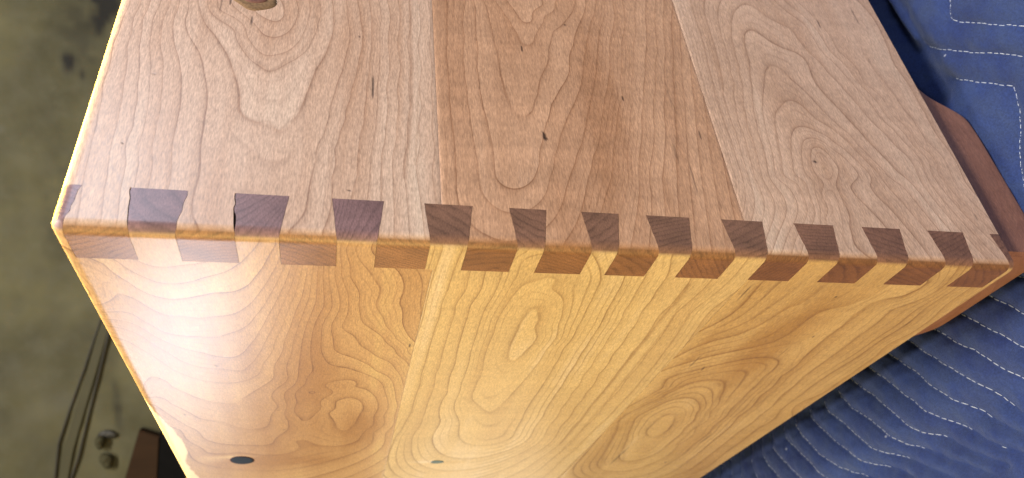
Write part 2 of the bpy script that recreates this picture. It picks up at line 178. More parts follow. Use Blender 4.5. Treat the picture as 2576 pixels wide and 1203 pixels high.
# tint blobs (u, v, ru, rv, amount): where heartwood is redder (+) or paler (-)
TINT = {'A': [(.10, .335, .10, .012, .35), (.16, .41, .03, .012, .5), (.155, .362, .025, .01, .45), (.33, .40, .1, .02, .2), (.07, .308, .3, .007, -.55), (.04, .44, .06, .02, -.35),
              (.06, .37, .03, .02, -.3), (.10, .225, .06, .02, .45), (.17, .26, .05, .015, .4), (.1, .142, .2, .008, -.4), (.055, .093, .022, .018, .3),
              (.12, .02, .2, .016, -.15), (.13, .105, .05, .012, .25)],
        'B': [(.03, .405, .03, .03, -.3), (.15, .355, .09, .02, .7), (.27, .385, .05, .03, .35), (.30, .37, .012, .04, .5), (.05, .335, .05, .012, -.2), (.225, .325, .035, .014, .85), (.2945, .386, .006, .022, 1.1), (.286, .412, .0035, .016, -1.4), (.292, .425, .006, .01, -.8), (.3105, .272, .003, .012, -1.0), (.3135, .250, .003, .010, .6), (.10, .322, .09, .013, -.7), (.26, .306, .12, .008, -.5), (.19, .352, .02, .02, -.3),
              (.06, .22, .1, .02, -.35), (.16, .2, .07, .02, -.2), (.25, .24, .1, .03, -.3), (.36, .23, .06, .08, -.6), (.05, .296, .2, .004, -.5),
              (.075, .085, .06, .016, .8), (.10, .10, .03, .01, .5), (.25, .09, .06, .02, .2), (.1, .03, .2, .012, -.1)]}
# dark mineral streaks that follow a traced ring: (board, level, which, half width, strength)
STREAK = [('B2', 0, 0, .0011, .75), ('B2', -1, 0, .0006, .7), ('B2', 1, 0, .0005, .5), ('B2', -2, 0, .0005, .5), ('B2', 1, 0, .0005, .5), ('B3', 0, 0, .0012, .6), ('B3', 1, 0, .0006, .6), ('B3', 2, 0, .0008, .45), ('B3', 3, 0, .0006, .4),
          ('B3', 5, 0, .0016, .5), ('B3', 6, 0, .0014, .35), ('B3', 4, 0, .0007, .4), ('B3', 2, 1, .0006, .4), ('B3', 1, 1, .0006, .4), ('B3', 3, 1, .0006, .4), ('B3', 1, 2, .0008, .6), ('B3', 2, 2, .0012, .5), ('B3', 3, 2, .001, .5), ('B3', 3, 3, .0012, .5), ('B3', 2, 3, .0012, .5),
          ('A1', 1, 1, .0011, .55), ('A1', 0, 0, .0006, .4), ('A1', 9, 0, .0011, .35), ('A1', 8, 0, .0009, .45), ('A1', 6, 1, .0008, .35), ('A1', 5, 1, .0005, .35), ('A2', -6, 0, .001, .45), ('A2', 2, 1, .0006, .35), ('A2', 1, 0, .0006, .35), ('A2', 1, 1, .0008, .35),
          ('A3', -1, 1, .0006, .4), ('A3', 0, 0, .0005, .3), ('A3', 3, 0, .0006, .35), ('A3', 5, 0, .0007, .35), ('A3', 6, 0, .0006, .3), ('B1', -10.2, 0, .0005, .3)]
# pits and bark specks (u, v, half length along grain, half width, strength)
PIT = {'A': [(.1273, .252, .0026, .0007, 1), (.0659, .247, .0034, .0008, 1), (.0640, .2464, .0016, .0011, .9), (.1507, .2245, .0012, .0006, .9), (.0887, .330, .0085, .00035, .95), (.0967, .2002, .0022, .0003, .9),
             (.1802, .0503, .0045, .0006, .8), (.1931, .0185, .009, .0005, .6), (.0311, .0085, .0045, .0004, .9), (.0431, .4314, .0006, .0006, .9), (.0253, .3391, .0008, .0007, .8),
             (.1233, .3374, .0008, .0006, .8), (.0624, .0967, .0013, .0011, .95), (.0844, .4266, .0005, .0012, .4), (.136, .4043, .006, .0003, .5), (.127, .389, .004, .0004, .8), (.139, .4005, .003, .0004, .8),
             (.155, .367, .012, .0003, .6), (.075, .161, .004, .0003, .8), (.030, .162, .006, .0002, .5), (.045, .172, .012, .0003, .45), (.062, .178, .01, .0006, .35), (.1035, .172, .01, .0005, .3)],
       'B': [(.1002, .3035, .0034, .0005, .95), (.13, .1178, .0032, .0006, .9), (.0835, .0682, .0016, .0004, .9), (.0358, .0843, .0012, .0007, .8), (.034, .1395, .011, .0005, .8), (.1266, .4038, .0006, .0012, .8), (.1285, .4036, .0005, .001, .8),
             (.2309, .3737, .001, .0009, .6), (.195, .3755, .001, .001, .35), (.3316, .0589, .0025, .0007, .8), (.0642, .0171, .006, .0004, .6), (.31, .11, .03, .0009, .55), (.12, .128, .01, .0005, .6), (.105, .075, .01, .0005, .35),
             (.2, .43, .002, .0008, .6), (.337, .374, .001, .001, .3), (.235, .072, .02, .0006, .3), (.18, .044, .02, .0005, .35), (.27, .05, .02, .0006, .5)]}
SAPY = [.12, .165, .1786, .1996, .2273, .2475, .269, .2918, .3103, .3357, .37, .45]
SAPZ = [.462, .4515, .4481, .4446, .4403, .4384, .4379, .4423, .442, .4392, .438, .44]
def smooth(e0, e1, x):
    t = np.clip((x-e0)/(e1-e0), 0, 1); return t*t*(3-2*t)
def vnoise(x, seed):                                   # cheap 1-D value noise
    i = np.floor(x).astype(int); f = x-i; f = f*f*(3-2*f)
    tab = np.random.default_rng(seed).uniform(-1, 1, 512)
    return tab[i % 512]*(1-f)+tab[(i+1) % 512]*f
def rnd_map(P):
    """ease the outer arrises of the carcase over to radius R; also the share of end grain facing out"""
    P = P.copy(); d = np.stack([P[:, 0], P[:, 1], (ZT-P[:, 2])*(R/RT)], 1)
    q = np.clip(R-d, 0, None); q[d < -1e-6] = 0
    L = np.linalg.norm(q, axis=1); s = np.where(L > R, R/np.maximum(L, 1e-9), 1)[:, None]
    dn = np.where(q > 0, R-q*s, d)
    n = q/np.maximum(L, 1e-9)[:, None]
    return np.stack([dn[:, 0], dn[:, 1], ZT-dn[:, 2]*(RT/R)], 1), n
def hexa(xs, ys, zs):
    """surface grid of a block; returns vertices, quads and the (i,j,k) index of each vertex"""
    nx, ny, nz = len(xs), len(ys), len(zs); ids = -np.ones((nx, ny, nz), int)
    m = np.zeros((nx, ny, nz), bool); m[[0, -1]] = 1; m[:, [0, -1]] = 1; m[:, :, [0, -1]] = 1
    ijk = np.argwhere(m); ids[m] = np.arange(len(ijk))
    V = np.stack([xs[ijk[:, 0]], ys[ijk[:, 1]], zs[ijk[:, 2]]], 1); F = []
    def quads(g, flip):
        a, b, c, d = g[:-1, :-1], g[1:, :-1], g[1:, 1:], g[:-1, 1:]
        q = np.stack([a, b, c, d], -1).reshape(-1, 4); F.append(q[:, ::-1] if flip else q)
    quads(ids[0], True); quads(ids[-1], False); quads(ids[:, 0], False); quads(ids[:, -1], True); quads(ids[:, :, 0], True); quads(ids[:, :, -1], False)
    return V, np.concatenate(F), ijk
def mesh_obj(name, V, F, mat, parent=None, attrs=None, smooth_deg=35, origin=None):
    V = np.asarray(V, float); F = np.asarray(F, int)
    if origin is not None: V = V-np.asarray(origin)
    me = bpy.data.meshes.new(name); k = F.shape[1]
    me.vertices.add(len(V)); me.vertices.foreach_set('co', V.astype(np.float32).ravel())
    me.loops.add(F.size); me.loops.foreach_set('vertex_index', F.astype(np.int32).ravel())
    me.polygons.add(len(F)); me.polygons.foreach_set('loop_start', np.arange(0, F.size, k, dtype=np.int32))
    me.polygons.foreach_set('loop_total', np.full(len(F), k, np.int32))
    me.polygons.foreach_set('use_smooth', np.ones(len(F), bool))
    me.update(calc_edges=True); me.validate()
    if smooth_deg: me.set_sharp_from_angle(angle=math.radians(smooth_deg))
    for an, av in (attrs or {}).items():
        a = me.attributes.new(an, 'FLOAT', 'POINT'); a.data.foreach_set('value', np.asarray(av, np.float32))
    me.materials.append(mat)
    o = bpy.data.objects.new(name, me); COL.objects.link(o)
    if origin is not None: o.location = origin
    if parent: o.parent = parent
    return o
def wood_attrs(face, P, n, bname=None, off=0.):
    """ring, tint, pit, sap, endgrain of boards with grain along x (face A) or y (face B)"""
    if face == 'A': u, v, dep = P[:, 0], P[:, 2], P[:, 1]
    else: u, v, dep = P[:, 1], P[:, 2], P[:, 0]
    z = np.clip(v, 0, ZT); ring = np.zeros(len(P), np.float32)
    names = np.array([1 if q > SEAM[face][0] else 2 if q > SEAM[face][1] else 3 for q in z]) if bname is None else np.full(len(P), int(bname[1]))
    if bname is None: names[:] = np.bincount(names).argmax()
    for i in (1, 2, 3):
        k = names == i
        if k.any(): ring[k] = FLD[face+str(i)](u[k], z[k])
    rg0 = ring.copy()
    endring = ring*1.7+(dep*1000/4.2)*(1.15+.5*math.sin(off*2.1))+((dep*1000)**2/190)*math.cos(off*3.3)+off+(z-.2)*1000/14*math.sin(off*1.3)
    ring = ring+dep*60                              # rings run on down into the thickness
    tint = np.zeros(len(P))
    for (a, b, ra, rb, am) in TINT[face]: tint += am*np.exp(-((u-a)/ra)**2-((z-b)/rb)**2)
    pit = np.zeros(len(P)); on = dep < .0006
    for (a, b, ra, rb, am) in PIT[face]:
        rb = max(rb, .00042); ra = max(ra, .0006)
        k = on & (np.abs(u-a) < 2*ra) & (np.abs(z-b) < 2*rb)
        d = ((u[k]-a)/ra)**2+((z[k]-b)/rb)**2
        pit[k] = np.maximum(pit[k], am*np.clip(1.5*(1-d), 0, 1))
    sap = np.zeros(len(P))
    if face == 'B': sap = .9*smooth(0, .0008, z-np.interp(u, SAPY, SAPZ)+.0005*vnoise(u*160, 5))
    e = n[:, 0]**2 if face == 'A' else n[:, 1]**2
    steep = np.ones(len(P), np.float32); h_ = .0006
    for i in (1, 2, 3):
        k = names == i
        if k.any():
            f = FLD[face+str(i)]; c = rg0[k]
            steep[k] = np.hypot(f(u[k]+h_, z[k])-c, f(u[k], z[k]+h_)-c)/(h_*1000)
    streak = np.zeros(len(P))
    for nm, lv, occ, wd, am in STREAK:
        if nm[0] != face: continue
        k = names == int(nm[1])
        if not k.any(): continue
        ls = [l for q, l in TR[nm] if q == lv]; pl = np.array(ls[occ], float)/1e4
        lo = pl.min(0)-4*wd; hi = pl.max(0)+4*wd
        k &= (u > lo[0]) & (u < hi[0]) & (z > lo[1]) & (z < hi[1])
        D = np.full(k.sum(), 9.); x_ = u[k]; y_ = z[k]
        for a, b in zip(pl[:-1], pl[1:]):
            ab = b-a; tt = np.clip(((x_-a[0])*ab[0]+(y_-a[1])*ab[1])/max(ab@ab, 1e-12), 0, 1)
            D = np.minimum(D, np.hypot(x_-a[0]-tt*ab[0], y_-a[1]-tt*ab[1]))
        streak[k] = np.maximum(streak[k], am*np.exp(-(D/wd)**2))
    return dict(steep=steep, streak=streak, ring=ring, tint=tint, pit=pit, sap=sap, endgrain=e, endring=endring)
# ------------------------------------------------------------------ woods
WOOD = {
    'A1': wood('cherry_pale_pink', 0, (.56, .385, .285), (.45, .265, .17), (.13, .05, .02), (.25, .125, .052), 0, .62, 1., pale=(.62, .47, .36)),
    'A2': wood('cherry_red', 0, (.51, .295, .18), (.38, .195, .105), (.15, .055, .02), (.20, .093, .038), .07, .65, 5., fine=.5, pale=(.56, .38, .28)),
    'A3': wood('cherry_pale', 0, (.57, .375, .265), (.44, .26, .165), (.13, .05, .02), (.165, .073, .029), .05, .65, 9., fine=.5, pale=(.62, .46, .345)),
    'B1': wood('cherry_warm', 1, (.49, .305, .15), (.36, .195, .08), (.13, .05, .02), (.18, .10, .098), 0, .8, 13., rough=.33, pale=(.60, .43, .20), wobble=.025),  # end-grain colour holds the purplish cool sheen of the upper pins
    'B2': wood('cherry_gold', 1, (.58, .415, .205), (.46, .295, .13), (.16, .075, .02), (.175, .088, .056), .04, .75, 17., fine=.8, wobble=.025),
    'B3': wood('cherry_gold_streaked', 1, (.53, .355, .16), (.37, .21, .07), (.14, .06, .016), (.175, .085, .053), .04, .8, 21., fine=.8, wobble=.025),
    'foot': wood('cherry_dark', 0, (.34, .17, .115), (.25, .115, .075), (.16, .06, .035), (.1, .05, .03), .06, .35, 25.),
}
# ------------------------------------------------------------------ the chest
chest = bpy.data.objects.new('blanket_chest', None); COL.objects.link(chest); chest.location = (0, 0, 0)
chest['label'] = 'dovetailed cherry chest of pale and reddish planks on dark bracket feet'; chest['category'] = 'chest'
def steps(a, b, d, grow=1.0):
    out = [a]; x = a
    while x < b-d*.5:
        x += d; out.append(min(x, b)); d *= grow
    if out[-1] < b: out.append(b)
    return np.array(out)
DEP = np.array([0, .0003, .0007, .0012, .0019, .0027, .0036, R, .012, TA])
def add_plank(face, name, z1, z0, label=None):
    g = .00006
    zs = steps(z0+(g if z0 > 0 else 0), z1-(g if z1 < ZT else 0), .0008)
    if z1 == ZT: zs = np.r_[zs[zs < ZT-RT-.0003], ZT-DEP[DEP <= R][::-1]*(RT/R)]
    th = TB if face == 'A' else TA; st = TA if face == 'A' else TB
    us = np.r_[steps(st, .30, .00078), steps(.301, .46, .0011)[0:], .6, .8] if face == 'A' else np.r_[steps(st, .30, .00078), steps(.301, .42, .001)[0:], .5]
    ds = np.r_[DEP[:-1], th]
    V, F, _ = hexa(us, ds, zs) if face == 'A' else hexa(ds, us, zs)
    # arrises of each plank eased a hair so the glue line reads
    P, n = rnd_map(V)
    e = np.exp(-(np.minimum(P[:, 2]-z0 if z0 > 0 else 9, z1-P[:, 2] if z1 < ZT else 9)/.00035)**2)*.00012
    d = P[:, 1] if face == 'A' else P[:, 0]
    P[:, 1 if face == 'A' else 0] += np.where(d < 1e-5, e, 0)
    at = wood_attrs(face, P, n, name)
    o = mesh_obj('plank', P, F, WOOD[name], chest, at)
    if label: o['label'] = label
    return o
add_plank('A', 'A1', ZT, SEAM['A'][0], 'pale plank with swirling grain around a knot at the rim')
add_plank('A', 'A2', SEAM['A'][0], SEAM['A'][1], 'redder middle plank with arched grain and rippled figure')
add_plank('A', 'A3', SEAM['A'][1], 0., 'pale plank with long nested grain arches and a pin knot')
rim_plank = add_plank('B', 'B1', ZT, SEAM['B'][0], 'warm plank with cream sapwood patch and black knot')
add_plank('B', 'B2', SEAM['B'][0], SEAM['B'][1], 'golden middle plank with a small heart-shaped ring')
add_plank('B', 'B3', SEAM['B'][1], 0., 'golden lower plank with dark streaks and oval grain')
# dovetails --------------------------------------------------------
PB = [(.4248, .4027), (.3851, .3635), (.346, .3243), (.307, .2856), (.2688, .2515), (.2346, .2166), (.2027, .1807), (.1637, .1414), (.1242, .1018), (.0849, .0623), (.0452, .023)]
TE = [(.4449, .4219), (.4051, .383), (.3661, .3433), (.327, .3047), (.2886, .2664), (.2543, .2321), (.2199, .1997), (.1837, .1608), (.1444, .1215), (.105, .0828), (.0654, .0424), (.0258, .0026)]
CUT = [(ZT, ZT)]                                        # (z at the arris, z at the base line) of every saw cut, from the rim down
CUT.append((TE[0][0], .4420))
for i in range(11):
    CUT.append((TE[i][1], PB[i][0])); CUT.append((TE[i+1][0], PB[i][1]))
CUT.append((TE[11][1], .0059)); CUT.append((0., 0.))
XS = np.r_[0, .0004, .0008, .0013, .0019, .0026, .0035, R, np.linspace(.0056, TA, 17)]
YS = np.r_[0, .0004, .0008, .0013, .0019, .0026, .0035, R, np.linspace(.0056, TB, 17)]
for c in range(len(CUT)-1):
    (h0, h1), (l0, l1) = CUT[c], CUT[c+1]
    pin = c % 2 == 0
    ns = max(9, int((h0-l0)/.0009)); s = np.linspace(0, 1, ns)
    if c == 0: s = np.r_[np.linspace(0, .45, 5), .45+.55*np.linspace(.1, 1, 12)]
    V, F, ijk = hexa(XS, YS, s)
    x, y, sz = V.T
    t = x/TA
    hi = h0+(h1-h0)*t; lo = l0+(l1-l0)*t
    def wav(i): return vnoise(x*1000/2.6+31*i, 40+i)*(.00045 if i < 5 else .00012)*np.clip(t*3, 0, 1)
    if c > 0: hi = hi+wav(c)-.00006
    if c < len(CUT)-2: lo = lo+wav(c+1)+.00006
    if pin and c in (2, 4): hi = hi-(.00025+.0008*np.clip(vnoise(x*1000/4.5, 90+c)+.35, 0, 1))*np.clip(t*3, 0, 1)     # chipped, gappy joint on two pins
    if not pin: hi = hi-.00003
    z = lo+(hi-lo)*sz
    P = np.stack([x, y, z], 1)
    P, n = rnd_map(P)
    at = wood_attrs('B' if pin else 'A', P, n, None, off=c*1.37)
    zc = (h0+l0)/2
    nm = board('B' if pin else 'A', zc)
    mesh_obj('pin' if pin else 'tail', P, F, WOOD[nm], chest, at)
# unseen back, end and bottom of the chest, keeping its inside dark
def box(name, x0, x1, y0, y1, z0, z1, mat, parent=chest):
    V, F, _ = hexa(np.array([x0, x1]), np.array([y0, y1]), np.array([z0, z1]))
    return mesh_obj(name, V, F, mat, parent)
m = NT('plain_cherry'); plain = m.out(m.mix(m.noise((4, 60, 60)), (.36, .19, .10), (.48, .28, .15)), .5)
box('inner_panel', TA+.0005, .78, .46, .48, .0, .445, plain)
box('inner_panel', .78, .80, TB+.0005, .48, .0, .445, plain)
box('bottom_panel', TA+.0003, .78, TB+.0003, .46, .006, .018, plain)
# bracket feet: outline (distance from the corner, drop) cut from a 18 mm board
def foot(face, prof, rec, oth, h, mat, label):
    top = .004
    pr = np.array(prof); us = np.unique(np.r_[np.linspace(pr[0, 0], pr[-1, 0], 90)])
    zb = np.interp(us, pr[:, 0], pr[:, 1])
    k = np.exp(-np.linspace(-2, 2, 9)**2); k /= k.sum(); zb = np.convolve(np.pad(zb, 4, mode='edge'), k, 'valid')
    e = .0022; ca = e*(1-np.cos(np.linspace(0, np.pi/2, 5))); dd = np.r_[e*(1-np.sin(np.linspace(0, np.pi/2, 5))), .016][:0]
    # cross-section rows from the top of the face down round the lower arris to the back
    rows = []
    for w_ in np.linspace(0, 1, 14): rows.append((0., top+(zb+e-top)*w_))
    for a in np.linspace(.3, np.pi/2, 5): rows.append((e*(1-math.cos(a)), zb+e-e*math.sin(a)))
    rows.append((.018, zb)); rows.append((.018, zb*0+top))
    nr = len(rows); V = []
    for d_, zz in rows:
        # ease the outer corner end too
        dx = np.where(us-us[0] < e, e-np.sqrt(np.clip(e*e-(e-(us-us[0]))**2, 0, None)), 0)
        dd_ = rec+np.maximum(d_, dx)
        V.append(np.stack([us, dd_, zz] if face == 'A' else [dd_, us, zz], 1))
    V = np.concatenate(V); n_ = len(us); F = []
    for r_ in range(nr):
        a = np.arange(n_-1)+r_*n_; b = (np.arange(n_-1)+((r_+1) % nr)*n_)
        F.append(np.stack([a, a+1, b+1, b], 1))
    F = np.concatenate(F)
    if face == 'B': F = F[:, ::-1]
    F = F[:, ::-1]
    for i_ in (0, n_-1):                                   # end caps
        ring_ = np.arange(nr)*n_+i_
        cap = [[ring_[0], ring_[q], ring_[q+1], ring_[q+1]] for q in range(1, nr-1)]
    u = V[:, 0 if face == 'A' else 1]
    at = dict(ring=V[:, 2]*90+u*9+3*np.sin(u*22), tint=0*u+.5, pit=0*u, sap=0*u, endgrain=0*u, endring=0*u, streak=0*u, steep=0*u+1)
    o = mesh_obj('bracket_foot', V, F, mat, chest, at)
    o['label'] = label
foot('A', [(.0122, -.0362), (.1000, -.0362), (.1130, -.0348), (.1175, -.0315), (.123, -.0235), (.1285, -.0150), (.139, -.0085), (.150, -.0040), (.165, .0005), (.175, .001)], .006, 0, .036, WOOD['foot'], 'reddish brown bracket foot under the pale planks')
foot('B', [(.0063, -.0362), (.088, -.0362), (.096, -.0345), (.103, -.0290), (.112, -.0215), (.122, -.0130), (.135, -.006), (.150, .0), (.160, .001)], .0122, 0, .036, WOOD['foot'], 'reddish brown bracket foot under the golden planks')
# knots -----------------------------------------------------------
def disc(name, c, ax, ru, rv, mat, parent, proud=.00015, irr=.06, dish=0., seed=1, label=None):
    n_ = 48; rr = [0, .35, .7, .9, 1.0]; V = [(0, 0, proud-dish)]; r_ = np.random.default_rng(seed); ph = r_.uniform(0, 6.28, 3)
    for k_, q in enumerate(rr[1:]):
        for i in range(n_):
            a = 2*math.pi*i/n_; w_ = 1+irr*(math.sin(2*a+ph[0])+.6*math.sin(3*a+ph[1])+.5*math.sin(5*a+ph[2]))*.5
            V.append((ru*q*w_*math.cos(a), rv*q*w_*math.sin(a), (proud-dish*(1-q**4)) if q < 1 else -.001))
    F = [[0, 1+i, 1+(i+1) % n_, 1+(i+1) % n_] for i in range(n_)]
    F3 = []
    bm = bpy.data.meshes.new(name)
    faces = [[0, 1+(i+1) % n_, 1+i] for i in range(n_)]
    for k_ in range(3):
        b = 1+k_*n_
        faces += [[b+i, b+(i+1) % n_, b+n_+(i+1) % n_, b+n_+i] for i in range(n_)]
    vs = [(u, -p, v) if ax == 1 else (-p, u, v) for u, v, p in V]
    bm.from_pydata(vs, [], faces); bm.update()
    for p in bm.polygons: p.use_smooth = True
    bm.materials.append(mat); o = bpy.data.objects.new(name, bm); COL.objects.link(o); o.location = c; o.parent = parent
    if label: o['label'] = label
    return o
m = NT('black_resin'); resin = m.out(m.mix(m.noise((300, 300, 300)), (.006, .008, .013), (.012, .016, .025)), .6, .12)
m = NT('teal_resin'); teal = m.out(m.mix(m.noise((500, 500, 500)), (.02, .05, .055), (.05, .10, .10)), .3, .3)
m = NT('knot_rim'); krim = m.out(m.mix(m.noise((500, 500, 500)), (.10, .04, .03), (.20, .09, .06)), .6, .2)
m = NT('bark'); bark = m.out(m.mix(m.noise((700, 700, 700), detail=4), (.05, .025, .012), (.30, .18, .09)), .7, .2)
disc('knot', (0, .2938, .4052), 0, .0106, .0093, krim, rim_plank, proud=.0001, irr=.03, label='black filled round knot')
disc('knot_fill', (0, .2938, .4052), 0, .0099, .0087, resin, rim_plank, proud=.0002, irr=.03, label='black resin in the knot')
gk = disc('knot', (0, .3115, .2617), 0, .0044, .0056, teal, chest, proud=.00015, irr=.1, label='small teal-grey knot in the golden plank')
disc('knot', (.1455, 0, .3900), 1, .0120, .0118, bark, chest, proud=.00012, irr=.22, seed=3, label='bark-ringed knot at the top of the pale plank')
disc('knot_rim', (.1470, 0, .3908), 1, .0080, .0086, krim, chest, proud=.0002, irr=.15, seed=4)
disc('knot_hole', (.1485, 0, .3906), 1, .0074, .0068, resin, chest, proud=.00028, irr=.12, seed=5)
# ------------------------------------------------------------------ blanket
ST = [np.array(l, float)/1e4 for l in TR['ST']]
def dist_poly(X, Y, polys):
    D = np.full(X.shape, 9.)
    for p in polys:
        lo = p.min(0)-.035; hi = p.max(0)+.035
        k = (X > lo[0]) & (X < hi[0]) & (Y > lo[1]) & (Y < hi[1]); x = X[k]; y = Y[k]; d = D[k]
        for a, b in zip(p[:-1], p[1:]):
            ab = b-a; t = np.clip(((x-a[0])*ab[0]+(y-a[1])*ab[1])/max(ab@ab, 1e-12), 0, 1)
            d = np.minimum(d, np.hypot(x-a[0]-t*ab[0], y-a[1]-t*ab[1]))
        D[k] = d
    return D
def n2(x, y, s, seed):
    g = np.random.default_rng(seed).uniform(-1, 1, (256, 256)); x = x*s+500; y = y*s+500
    i = np.floor(x).astype(int); j = np.floor(y).astype(int); f = x-i; h = y-j; f = f*f*(3-2*f); h = h*h*(3-2*h)
    G = lambda a, b: g[a % 256, b % 256]
    return (G(i, j)*(1-f)+G(i+1, j)*f)*(1-h)+(G(i, j+1)*(1-f)+G(i+1, j+1)*f)*h
def seg(x, y, a, b):
    a = np.array(a); b = np.array(b); ab = b-a; t = np.clip(((x-a[0])*ab[0]+(y-a[1])*ab[1])/(ab@ab), 0, 1)
    return np.hypot(x-a[0]-t*ab[0], y-a[1]-t*ab[1]), t
def blanket_h(x, y):
    d = dist_poly(x, y, ST)
    h = -.0385+.0026*(1-np.exp(-(d/.0055)**2))-.0016*np.exp(-(d/.0013)**2)
    h += .0009*n2(x, y, 55, 1)+.0005*n2(x, y, 130, 2)+.0014*n2(x+.3*y, y, 22, 8)
    # creases running across the quilting
    h += .0011*np.abs(n2(x*.5+y*.8, x-.3*y, 75, 3))*smooth(.05, .2, y)*(x < .02)
    # cloth bunched up under the raised side
    for a, b, hh, ww in (((.30, .045), (.13, .026), .015, .008), ((.33, .10), (.16, .062), .018, .014), ((.26, .020), (.20, .016), .007, .004)):
        q, t = seg(x, y, a, b); h += hh*np.exp(-(q/ww)**2)*(.6+.4*np.sin(3.1*t))
    h -= .020*smooth(-.004, .030, y)*smooth(.125, .150, x)*smooth(.12, .08, y)+.004*smooth(.004, -.002, np.abs(y-.004))*0  # hollow added under the chest, shaped so the cloth there falls dark
    h += .0004*n2(x*.7-y, y+.4*x, 170, 9)+.0002*n2(x, y, 330, 10)
    # a long soft fold runs beside the chest
    over0 = -.0405+.0015*n2(x, y, 20, 6)-x
    h += -.0062*smooth(-.012, .006, over0)+.20*np.clip(over0-.006, 0, .09)
    return h
def axis_lines(a, b, lo, hi, fine, coarse):
    return np.r_[steps(a, lo, coarse)[:-1], steps(lo, hi, fine)[:-1], steps(hi, b, coarse)]
bx = axis_lines(-.32, .95, -.13, .29, .0014, .012); by = axis_lines(-.45, .95, -.09, .47, .0014, .012)
X, Y = np.meshgrid(bx, by, indexing='ij'); H = blanket_h(X, Y)
ids = np.arange(X.size).reshape(X.shape)
F = np.stack([ids[:-1, :-1], ids[1:, :-1], ids[1:, 1:], ids[:-1, 1:]], -1).reshape(-1, 4)
m = NT('blue_cotton')
c1 = m.noise((16, 16, 16), detail=4); c2 = m.noise((70, 110, 70), detail=3); c3 = m.noise((900, 900, 900), detail=2)
wv = m.node('ShaderNodeTexWave', wave_type='BANDS', bands_direction='X'); m.link(m.coord((1150, 1150, 1150)), wv.inputs['Vector']); wv.inputs['Scale'].default_value = 1; wv.inputs['Distortion'].default_value = 1.5
wv2 = m.node('ShaderNodeTexWave', wave_type='BANDS', bands_direction='Y'); m.link(m.coord((1150, 1150, 1150)), wv2.inputs['Vector']); wv2.inputs['Scale'].default_value = 1; wv2.inputs['Distortion'].default_value = 1.5
weave = m.math('ADD', wv.outputs['Fac'], wv2.outputs['Fac'])
cc = m.mix(m.mapr(c1, .3, .7, 0, 1), (.007, .015, .070), (.016, .034, .122))
cc = m.mix(m.mapr(c2, .35, .7, 0, .6), cc, (.021, .035, .088))
cc = m.mix(1, cc, m.mapr(c3, .3, .7, .75, 1.25), 'MULTIPLY')
cc = m.mix(1, cc, m.mapr(weave, 0, 2, .78, 1.12), 'MULTIPLY')
vo = m.node('ShaderNodeTexVoronoi'); m.link(m.coord((38, 38, 38)), vo.inputs['Vector']); vo.inputs['Scale'].default_value = 1
cc = m.mix(m.ramp(vo.outputs['Distance'], [(0.0, .5), (.03, .35), (.05, 0)]), cc, (.45, .48, .55))
m.bump(m.math('ADD', m.math('MULTIPLY', weave, .5), c3), .35, .0006)
m.b.inputs['Sheen Weight'].default_value = .08; m.b.inputs['Sheen Roughness'].default_value = .5; m.b.inputs['Sheen Tint'].default_value = (.6, .7, 1, 1)
blue = m.out(cc, .85, .25)
blanket = mesh_obj('moving_blanket', np.stack([X.ravel(), Y.ravel(), H.ravel()], 1), F, blue, None, None, 0)
blanket['label'] = 'blue quilted moving blanket with white stitching spread under the chest'; blanket['category'] = 'blanket'
# stitches: short rounded dashes along the quilting lines
m = NT('white_thread'); thread = m.out(m.mix(m.noise((2000, 2000, 2000)), (.17, .195, .26), (.33, .36, .43)), .7)
V = []; F = []
def dash(p, q, r_):
    ax = q-p; L = np.linalg.norm(ax); ax = ax/L; sd = np.cross(ax, (0, 0, 1)); sd /= np.linalg.norm(sd); up = np.cross(sd, ax)
    b = len(V)
    for t, k_ in ((0, .35), (.16, .9), (.5, 1), (.84, .9), (1, .35)):
        for i in range(6):
            a = i*math.pi/3; V.append(p+ax*L*t+r_*k_*(1.25*sd*math.cos(a)+.7*up*math.sin(a))+up*(.25*r_*math.sin(math.pi*t)))
    for s_ in range(4):
        for i in range(6): F.append([b+s_*6+i, b+s_*6+(i+1) % 6, b+s_*6+6+(i+1) % 6, b+s_*6+6+i])
    F.append([b, b+5, b+4, b+3]); F.append([b, b+3, b+2, b+1]); F.append([b+24, b+25, b+26, b+27]); F.append([b+24, b+27, b+28, b+29])
def surf(p):
    xx = np.array([p[0]]); yy = np.array([p[1]]); return float(blanket_h(xx, yy)[0])
for li, pl in enumerate(ST):
    sl = np.r_[0, np.cumsum(np.linalg.norm(np.diff(pl, axis=0), axis=1))]
    s_ = .001
    while s_ < sl[-1]-.004:
        ln = random.uniform(.0030, .0042)
        a = np.array([np.interp(s_, sl, pl[:, i]) for i in (0, 1)]); b = np.array([np.interp(s_+ln, sl, pl[:, i]) for i in (0, 1)])
        jit = np.array([random.uniform(-.0003, .0003), random.uniform(-.0003, .0003)])
        if a[0] > -.047 or random.random() < .04:
            rr_ = .00022 if li < 7 else .00020
            dash(np.r_[a+jit, surf(a)+.00035], np.r_[b+jit, surf(b)+.00035], rr_)
        s_ += ln+random.uniform(.0007, .0013)
st = mesh_obj('stitching', np.array(V), np.array(F), thread, blanket, None, 0); st['kind'] = 'stuff'
# ------------------------------------------------------------------ floor and wall
m = NT('concrete'); conc = m.out(m.mix(m.noise((6, 6, 6), detail=4), (.10, .10, .09), (.17, .165, .15)), .8)
fl = mesh_obj('floor', [(-4, -4, -.86), (4, -4, -.86), (4, 6, -.86), (-4, 6, -.86)], [[0, 1, 2, 3]], conc, None, None, 0); fl['kind'] = 'structure'
N = Vector((.537, .844, 0)).normalized(); E = Vector((N.y, -N.x, 0)); DW = 1.6
W0 = N*(DW+CP.dot(N)*0)
def wp(s, z, out=0.): return tuple(E*s+N*(DW-out)+Vector((0, 0, z)))
